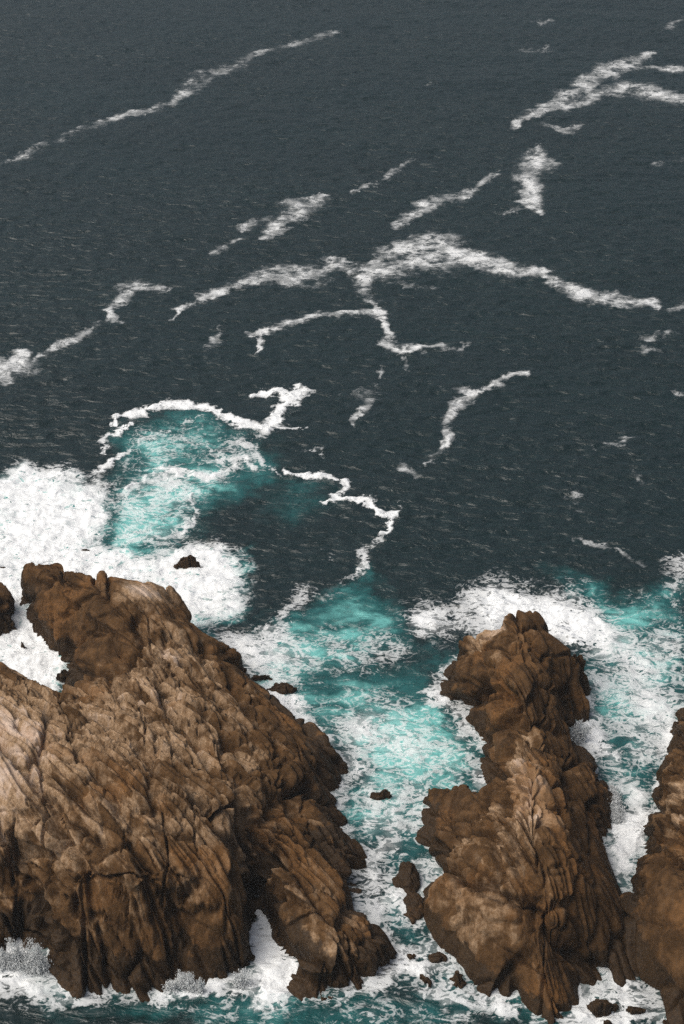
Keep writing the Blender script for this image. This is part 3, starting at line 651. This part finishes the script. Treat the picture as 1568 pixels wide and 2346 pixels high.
# turquoise, air-filled water
patch([(290,965),(420,945),(520,965),(600,1010),(640,1060),(600,1115),(480,1170),(450,1250),(240,1260),(230,1120),(285,1045),(250,1010)], .62, 5, 'aer')
patch([(250,1110),(420,1090),(470,1140),(430,1260),(240,1260)], .85, 3, 'aer')
patch([(640,1090),(740,1110),(760,1150),(680,1190),(600,1180)], .36, 7, 'aer')
patch([(835,1300),(880,1340),(910,1400),(980,1480),(1000,1560),(1050,1650),(1100,1720),(1110,1820),(960,1900),(850,1960),(780,1880),(790,1740),(700,1640),(580,1570),(560,1480),(600,1410),(700,1400),(780,1350)], .62, 3, 'aer')
patch([(780,1340),(850,1310),(890,1360),(880,1430),(760,1450),(640,1440)], .6, 2.5, 'aer')
patch([(800,1640),(1000,1600),(1110,1700),(1100,1790),(960,1800),(840,1780),(790,1720)], 1.0, 3, 'aer')
patch([(780,1480),(960,1480),(990,1590),(860,1600),(780,1540)], .28, 2.5, 'aer', 'set')
patch([(600,1450),(760,1440),(900,1500),(800,1530),(700,1550)], .75, 2.5, 'aer')
patch([(1340,1380),(1568,1330),(1600,1640),(1560,1700),(1500,1850),(1400,1850),(1330,1560)], .6, 4, 'aer')
patch([(1420,1600),(1540,1600),(1520,1760),(1400,1750)], .85, 4, 'aer')
patch([(850,1950),(940,1960),(930,2080),(1000,2200),(900,2180),(850,2060)], .45, 2, 'aer')
patch([(480,2280),(650,2230),(700,2300),(640,2370),(400,2370)], .55, 2.5, 'aer')
patch([(700,2300),(860,2260),(1000,2270),(1100,2300),(1100,2380),(600,2380)], .28, 2.5, 'aer')
patch([(1240,1290),(1400,1330),(1420,1400),(1300,1360)], .5, 3, 'aer')
patch([(-60,1110),(60,1060),(250,1110),(260,1250),(560,1260),(560,1420),(440,1445),(-60,1500)], .7, 2, 'aer')
patch([(-60,1400),(60,1380),(170,1520),(140,1600),(-60,1540)], .7, 1, 'aer')
# white water
patch([(-60,1110),(10,1075),(60,1048),(130,1062),(200,1078),(268,1103),(255,1160),(250,1215),(262,1250),(330,1262),(395,1262),(470,1243),(530,1245),(562,1275),(562,1330),(558,1400),(525,1432),(440,1445),(300,1400),(60,1400),(-60,1420)], .96, 2.6)
patch([(-60,1400),(60,1380),(170,1520),(140,1600),(-60,1540)], .95, 1.0)
patch([(240,1100),(420,1080),(480,1120),(470,1170),(440,1270),(240,1265)], .56, 3)
patch([(300,970),(480,960),(590,1010),(620,1060),(560,1110),(380,1130),(260,1080)], .40, 3)
patch([(455,1430),(560,1440),(640,1420),(720,1450),(760,1540),(690,1560),(660,1620),(560,1560)], .72, 2.5)
patch([(560,1540),(690,1560),(760,1660),(800,1730),(790,1800),(700,1700),(600,1620)], .85, 2)
patch([(640,1440),(900,1430),(960,1500),(900,1540),(760,1560)], .45, 3)
patch([(700,1580),(900,1560),(1040,1640),(1110,1720),(1110,1830),(960,1900),(790,1860)], .50, 3)
patch([(760,1650),(880,1620),(900,1720),(800,1760)], .62, 3)
patch([(790,1780),(960,1810),(960,1900),(930,1990),(840,2000),(820,1900)], .66, 2)
patch([(830,1990),(940,1960),(970,2100),(990,2180),(880,2170),(845,2080)], .46, 1.5)
patch([(890,2150),(1000,2170),(1040,2210),(1000,2240),(880,2240)], .78, 1.2)
patch([(850,2230),(1080,2220),(1100,2300),(960,2280),(850,2290)], .5, 1.5)
patch([(760,2290),(1100,2290),(1230,2350),(760,2370)], .36, 2)
patch([(1060,2270),(1180,2280),(1240,2340),(1140,2350)], .62, 1.2)
patch([(575,2050),(605,2060),(720,2180),(670,2290),(585,2290),(560,2150)], 1.05, .5)
patch([(580,2230),(700,2240),(720,2310),(560,2330)], .7, 1.5)
patch([(420,2290),(600,2260),(760,2300),(640,2350),(460,2360)], .46, 2.5)
patch([(-60,2160),(95,2140),(130,2250),(140,2300),(60,2305),(-60,2290)], .95, 2.2)
patch([(110,2270),(400,2270),(400,2305),(100,2312)], .60, 1.0)
patch([(360,2240),(560,2235),(600,2280),(360,2300)], .8, 1.0)
patch([(1320,2250),(1510,2260),(1520,2320),(1450,2370),(1320,2370)], .68, 1.5)
patch([(895,1400),(960,1370),(1060,1350),(1150,1340),(1300,1340),(1380,1365),(1420,1410),(1400,1480),(1330,1500),(1180,1480),(1050,1480),(960,1480),(915,1440)], .74, 3)
patch([(1060,1395),(1120,1345),(1260,1350),(1350,1380),(1400,1420),(1380,1500),(1240,1470),(1100,1450)], .96, 2.5)
patch([(1000,1350),(1150,1310),(1330,1310),(1420,1360),(1200,1380)], .42, 3)
patch([(1340,1440),(1420,1420),(1568,1420),(1600,1640),(1540,1800),(1400,1800),(1340,1560)], .66, 4)
patch([(1300,1380),(1440,1390),(1480,1460),(1470,1580),(1380,1640),(1330,1560)], .80, 4)
patch([(960,1370),(1150,1325),(1320,1330),(1430,1390),(1440,1470),(1100,1470),(940,1470)], .6, 5)
patch([(1310,1640),(1380,1640),(1450,1760),(1500,1860),(1480,2000),(1420,2020),(1390,1880),(1400,1780),(1330,1720)], 1.0, 2.5)
patch([(1400,1840),(1500,1840),(1490,1960),(1430,2030),(1385,1900)], 1.1, 1.0)
patch([(1520,1280),(1600,1230),(1600,1420),(1520,1400)], .68, 3)
patch([(1440,1340),(1540,1370),(1568,1440),(1440,1430)], .42, 3)
# the turning foam line of the burst wave on the left
streak([(500,943,18),(450,933,24),(410,928,22),(350,933,24),(300,948,20),(255,956,16),(250,983,9)], 1.0, .4, 'foam')
streak([(295,973,10),(260,998,14),(222,1018,16),(226,1040,9)], .85, .5, 'foam')
streak([(210,1075,18),(260,1055,14),(300,1040,12)], .8, .5, 'foam')
streak([(500,948,22),(530,958,20),(565,978,22),(595,985,36),(632,953,34),(665,918,28),(625,903,28),(572,908,10)], 1.0, .4, 'foam')
streak([(665,912,26),(690,888,28),(718,898,10)], .85, .5, 'foam')
streak([(620,970,24),(660,985,14),(695,990,8)], .9, .5, 'foam')
streak([(420,1000,9),(440,1025,10),(480,1020,9),(500,1060,12),(560,1050,16),(590,1080,18)], .75, .6, 'foam')
streak([(320,1010,8),(380,990,10),(440,965,9)], .6, .7, 'foam')
streak([(300,1120,14),(380,1085,22),(470,1085,30),(540,1070,26)], .8, .6, 'foam')
streak([(560,1010,16),(600,1050,20),(640,1085,14)], .6, .7, 'foam')
streak([(440,1130,10),(470,1170,16),(440,1200,18),(420,1230,22)], .7, .6, 'foam')
streak([(660,1072,12),(690,1083,16),(730,1092,20),(795,1106,14),(768,1138,18),(740,1152,10)], .95, .5, 'foam')
streak([(768,1140,20),(830,1146,18),(862,1165,14),(905,1170,14),(893,1190,12),(872,1215,12)], 1.0, .4, 'foam')
streak([(872,1215,8),(868,1238,10),(838,1262,16),(826,1295,20),(800,1330,12)], .58, .8, 'foam')
streak([(810,1320,14),(760,1350,22),(700,1365,28),(680,1392,34),(640,1410,20)], .52, .9, 'foam')
streak([(700,1030,12),(740,1030,10),(750,1050,8)], .4, .8, 'foam')
streak([(740,1240,8),(770,1280,10)], .4, .8, 'foam')
# drifting lines of old foam on the open water
streak([(-30,388,10),(60,352,12),(150,312,13),(240,278,13),(320,256,12),(395,240,14),(425,212,34),(470,175,28),(540,147,18),(605,118,12)], .58, .9, k=1.25)
streak([(605,118,12),(680,98,12),(770,72,12)], .42, .9, k=1.3)
streak([(1172,292,10),(1209,268,20),(1259,245,34),(1309,217,40),(1359,187,38),(1409,157,38),(1459,138,28),(1492,118,18)], .80, .7, k=1.15)
streak([(1470,150,20),(1520,157,16),(1590,160,16)], .8, .6)
streak([(1300,250,18),(1359,224,24),(1409,205,30),(1459,203,28),(1500,214,34),(1540,222,28),(1600,222,26)], .76, .7, k=1.15)
streak([(1258,285,16),(1294,300,18),(1332,284,12)], .66, .7)
streak([(1238,330,10),(1222,352,40),(1218,385,62),(1212,412,58),(1216,440,66),(1214,462,44),(1238,490,12)], .80, .7, k=1.2)
streak([(1255,365,30),(1270,380,20)], .5, .8)
streak([(1130,490,6),(1200,478,10)], .45, .8)
streak([(942,366,14),(915,385,16),(895,402,16),(870,424,12),(805,443,6)], .68, .7)
streak([(1135,400,16),(1095,426,20),(1060,450,18),(1000,460,20),(960,474,30),(934,497,30),(902,522,16)], .76, .8, k=1.15)
streak([(738,452,18),(700,468,44),(668,500,38),(625,533,26),(594,552,12)], .82, .7, k=1.15)
streak([(555,518,18),(610,502,22)], .72, .7)
streak([(542,552,14),(515,568,22),(482,582,14)], .8, .6)
streak([(388,735,6),(415,708,14),(475,680,20),(550,645,20),(625,630,42),(700,632,50),(755,608,36),(808,602,10)], .90, .5)
streak([(820,606,12),(870,588,34),(930,566,46),(1000,556,52),(1060,588,54),(1130,606,40),(1200,622,32),(1256,627,18),(1272,652,26),(1340,676,30),(1420,690,28),(1492,694,20),(1502,712,10)], .95, .5)
streak([(800,616,26),(880,620,60),(960,600,50),(1020,610,50)], .78, .7)
streak([(836,640,44),(836,668,36),(862,695,22),(868,712,18)], .78, .6)
streak([(940,650,14),(990,660,16)], .42, .9)
streak([(585,812,8),(592,790,16),(602,765,16),(650,744,18),(740,725,18),(820,716,18),(862,718,22),(880,742,24),(886,780,26),(912,800,22),(960,802,16),(1012,795,18)], .98, .42)
streak([(572,768,8),(602,768,12)], .7, .6)
streak([(1012,795,22),(1050,806,18),(1080,792,14)], .38, .9)
streak([(890,812,12),(880,840,16),(868,862,12)], .42, .9)
streak([(925,820,14),(955,860,10),(985,885,12),(1015,905,10)], .42, .9)
streak([(500,748,10),(500,780,22),(475,800,14)], .45, .9)
streak([(-30,842,50),(25,842,60),(62,806,28),(80,800,10)], .98, .5)
streak([(-20,880,20),(30,872,14)], .7, .7)
streak([(92,814,12),(150,793,26),(186,768,28),(200,755,10)], .82, .6)
streak([(210,750,16),(230,735,12)], .45, .9)
streak([(262,742,24),(255,715,22),(280,688,32),(315,660,38),(375,660,12)], .78, .7)
streak([(1196,858,14),(1150,874,14),(1110,886,12),(1075,896,32),(1050,930,30),(1018,970,30),(1030,1000,30),(1014,1026,20)], .98, .42)
streak([(1014,1030,14),(985,1045,22),(975,1060,14)], .66, .8)
streak([(960,1085,22),(925,1065,18),(908,1055,10)], .6, .8)
streak([(790,905,12),(840,905,36),(870,900,12)], .52, .9)
streak([(838,915,36),(825,950,24),(815,980,14)], .58, .9)
streak([(1450,1005,8),(1400,1016,14),(1365,1020,14),(1355,1050,10)], .52, .9)
streak([(1285,1135,10),(1330,1130,12)], .62, .8)
streak([(1310,1150,8),(1370,1175,12),(1395,1195,10)], .40, .9)
streak([(1320,1240,14),(1400,1260,12),(1480,1300,14)], .42, .9)
streak([(1470,775,10),(1520,772,18),(1540,760,10)], .48, .9)
streak([(1470,800,16),(1500,800,14)], .42, .9)
streak([(1540,895,10),(1590,897,14)], .5, .9)
streak([(1540,720,20),(1580,700,20)], .4, .9)
streak([(1200,115,10),(1250,120,14),(1255,100,8)], .4, .9)
streak([(1230,52,10),(1262,48,8)], .38, .9)
streak([(1520,70,14),(1568,40,16)], .4, .9)
streak([(975,198,5),(1010,194,7)], .4, .9)
streak([(1500,375,10),(1568,370,14)], .34, .9)
streak([(1440,1070,10),(1470,1110,12)], .36, .9)
# surf wherever rock meets water
near = np.full(len(Pv), 9.0); inside = np.zeros(len(Pv), bool)
for poly, rh in FOOT:
    lo = poly.min(0) - 3; hi = poly.max(0) + 3
    s = np.nonzero((Qv[:, 0] > lo[0]) & (Qv[:, 0] < hi[0]) & (Qv[:, 1] > lo[1]) & (Qv[:, 1] < hi[1]))[0]
    if not len(s): continue
    d, ins, _ = poly_dist(Qv[s], poly)
    near[s] = np.minimum(near[s], np.where(ins, 0, d)); inside[s] |= ins
edge_n = fbm2(Pv[:, 0] / 3, Pv[:, 1] / 3, 2, 950)
ring = sstep(1.7, .2, near + .8 * edge_n)
foam = np.maximum(foam, .62 * ring)
aer = np.maximum(aer, .22 * sstep(3.5, .5, near))
# uneven density
mod = fbm2(Pv[:, 0] / 4.5, Pv[:, 1] / 6.5, 4, 970)
foam = np.clip(foam + .26 * mod * sstep(.1, .4, foam) * (1 - .5 * sstep(.85, 1.05, foam)), 0, 1.15)
fray = fbm2(Pv[:, 0] / 1.9, Pv[:, 1] / 1.5, 3, 975)
drift = np.clip(drift * .77 + (.36 * mod + .26 * fray) * sstep(.1, .4, drift), 0, 1.0)
aer = np.clip(aer + .30 * fbm2(Pv[:, 0] / 5, Pv[:, 1] / 8, 3, 980) * sstep(.05, .3, aer), 0, 1)
# waves
def sea_height(x, y):
    z = .26 * perlin2(x / 26, y / 13, 1) + .14 * perlin2(x / 9.5 + .12 * y, y / 5.2, 2)
    z += .14 * (1 - 2 * np.abs(perlin2(x / 5.2 - .08 * y, y / 2.6, 3)))
    z += .11 * (1 - 2 * np.abs(perlin2(x / 2.6 + .1 * y, y / 1.3, 4)))
    z += .04 * perlin2(x / 1.0, y / .62, 5)
    return z - .08
zz = np.zeros(len(P))
zz[inv_view] = sea_height(Pv[:, 0], Pv[:, 1])
calm = 1 - .65 * sstep(7, 0, near)
z_v = zz[inv_view] * calm
boil = fbm2(Pv[:, 0] / 1.8, Pv[:, 1] / 1.8, 4, 990)
z_v += sstep(.45, 1, foam) * (.08 + .24 * boil) + .03 * sstep(.4, .9, drift)
zz[inv_view] = z_v
V = np.stack([P[:, 0], P[:, 1], zz], 1)
ii = np.arange(nx * ny).reshape(ny, nx)
F = np.stack([ii[:-1, :-1], ii[:-1, 1:], ii[1:, 1:], ii[1:, :-1]], -1).reshape(-1, 4)
fo = np.zeros(len(P)); ae = np.zeros(len(P)); surf_m = np.zeros(len(P)); dr_m = np.zeros(len(P))
fo[inv_view] = np.maximum(foam, drift); ae[inv_view] = aer; surf_m[inv_view] = foam; dr_m[inv_view] = drift
th = np.zeros(len(P)); th[inv_view] = sstep(-.05, .15, drift - foam)
attrs = {'foam': fo, 'aerated': ae, 'thin': th}
Nv = vnormals(V, F)
fs = surf_m[F].mean(1) > .5; fd = (dr_m[F].mean(1) > .5) & ~fs
tag(submesh('sea', V, F, ~(fs | fd), M_SEA, attrs, Nv), 'dark slate grey choppy sea with turquoise patches near the rocks', 'sea', kind='structure')
tag(submesh('surf', V, F, fs, M_SEA, attrs, Nv), 'white churning surf around the rocks', 'surf', kind='stuff')
tag(submesh('sea_foam', V, F, fd, M_SEA, attrs, Nv), 'thin drifting lines of white foam on the open dark water', 'foam', kind='stuff')

# ------------------------------------------------------------------ thrown spray
OCT_V = np.array([(1, 0, 0), (-1, 0, 0), (0, 1, 0), (0, -1, 0), (0, 0, 1), (0, 0, -1)], float)
OCT_F = np.array([(0, 2, 4), (2, 1, 4), (1, 3, 4), (3, 0, 4), (2, 0, 5), (1, 2, 5), (3, 1, 5), (0, 3, 5)])
def spray(label, line, jets, height, n=260, spread=.5, seed=0, lean=(0, 0)):
    """water thrown up against the rock: tongues of drops along arcs that start on a line at the water"""
    r = np.random.default_rng(seed); n = int(n * 2.6)
    L = np.array([G(u, v, .1) for u, v in line]); k = len(L) - 1
    cs, vs, sz = [], [], []
    for j in range(jets):
        t = r.uniform(0, k); i = min(int(t), k - 1); p0 = L[i] + (t - i) * (L[i + 1] - L[i])
        hgt = height * r.uniform(.25, 1) ** 1.4
        vz = math.sqrt(2 * 9.8 * hgt); hv = np.array([r.normal(lean[0], spread), r.normal(lean[1], spread)])
        wdt = r.uniform(.10, .30)
        tm = r.beta(1.0, 2.2, n) * vz / 9.8 * r.uniform(.65, 1.0)
        q = p0 + np.stack([hv[0] * tm, hv[1] * tm, vz * tm - 4.9 * tm ** 2], 1) + r.normal(0, 1, (n, 3)) * (wdt * (1.25 - 1.05 * (tm / tm.max()) ** .7) + .02)[:, None] * np.array([1.3, 1, .8])
        vel = np.stack([np.full(n, hv[0]), np.full(n, hv[1]), vz - 9.8 * tm], 1)
        s = (.05 * (1 - .6 * tm / tm.max()) * r.lognormal(-.7, .5, n))
        keep = q[:, 2] > 0
        cs.append(q[keep]); vs.append(vel[keep]); sz.append(s[keep])
    c = np.vstack(cs); vel = np.vstack(vs); s = np.concatenate(sz)
    d = vel / (np.linalg.norm(vel, axis=1, keepdims=True) + 1e-6)
    Vv = OCT_V[None] * s[:, None, None]
    al = (Vv @ d[:, :, None])
    Vv = Vv + d[:, None, :] * al * 1.6 + c[:, None, :]
    Fv = OCT_F[None] + 6 * np.arange(len(c))[:, None, None]
    o = mesh_obj('sea_spray', Vv.reshape(-1, 3), Fv.reshape(-1, 3), M_SPRAY, smooth=True)
    tag(o, label, 'spray', kind='stuff'); return o
spray('tall spiky white spray thrown up in the cove at the lower left', [(0,2215),(45,2215),(100,2225)], 26, 3.6, 420, .55, 1)
spray('thin white jets of spray against the foot of the cliff face', [(375,2270),(420,2262),(465,2275)], 12, 2.3, 260, .4, 2)
spray('small white spray jet at the right foot of the cliff face', [(545,2258),(560,2256)], 4, 1.6, 240, .3, 3)
spray('white spray fanning out beside the waist of the spur', [(1310,1690),(1325,1700)], 9, 2.6, 260, .9, 4, (.8, 0))
spray('ragged white spray along the right flank of the spur', [(1400,1805),(1412,1850),(1414,1890)], 14, .8, 200, .3, 5, (.3, 0))

# ------------------------------------------------------------------ sea air
HV = np.array([(x, y, z) for z in (-6, 102) for y in (-400, 9200) for x in (-60000, 60000)], float)
HF = np.array([(0, 2, 3, 1), (4, 5, 7, 6), (0, 1, 5, 4), (2, 6, 7, 3), (0, 4, 6, 2), (1, 3, 7, 5)])
M_AIR = bpy.data.materials.new('sea_air'); M_AIR.use_nodes = True; M_AIR.node_tree.nodes.clear()
oh = M_AIR.node_tree.nodes.new('ShaderNodeOutputMaterial'); vh = M_AIR.node_tree.nodes.new('ShaderNodeVolumePrincipled')
vh.inputs['Color'].default_value = (.84, .93, 1.0, 1); vh.inputs['Density'].default_value = .00013; vh.inputs['Anisotropy'].default_value = 0
M_AIR.node_tree.links.new(vh.outputs[0], oh.inputs['Volume'])
tag(mesh_obj('haze', HV, HF, M_AIR, smooth=False), 'thin pale sea haze over the water', 'haze', kind='stuff')
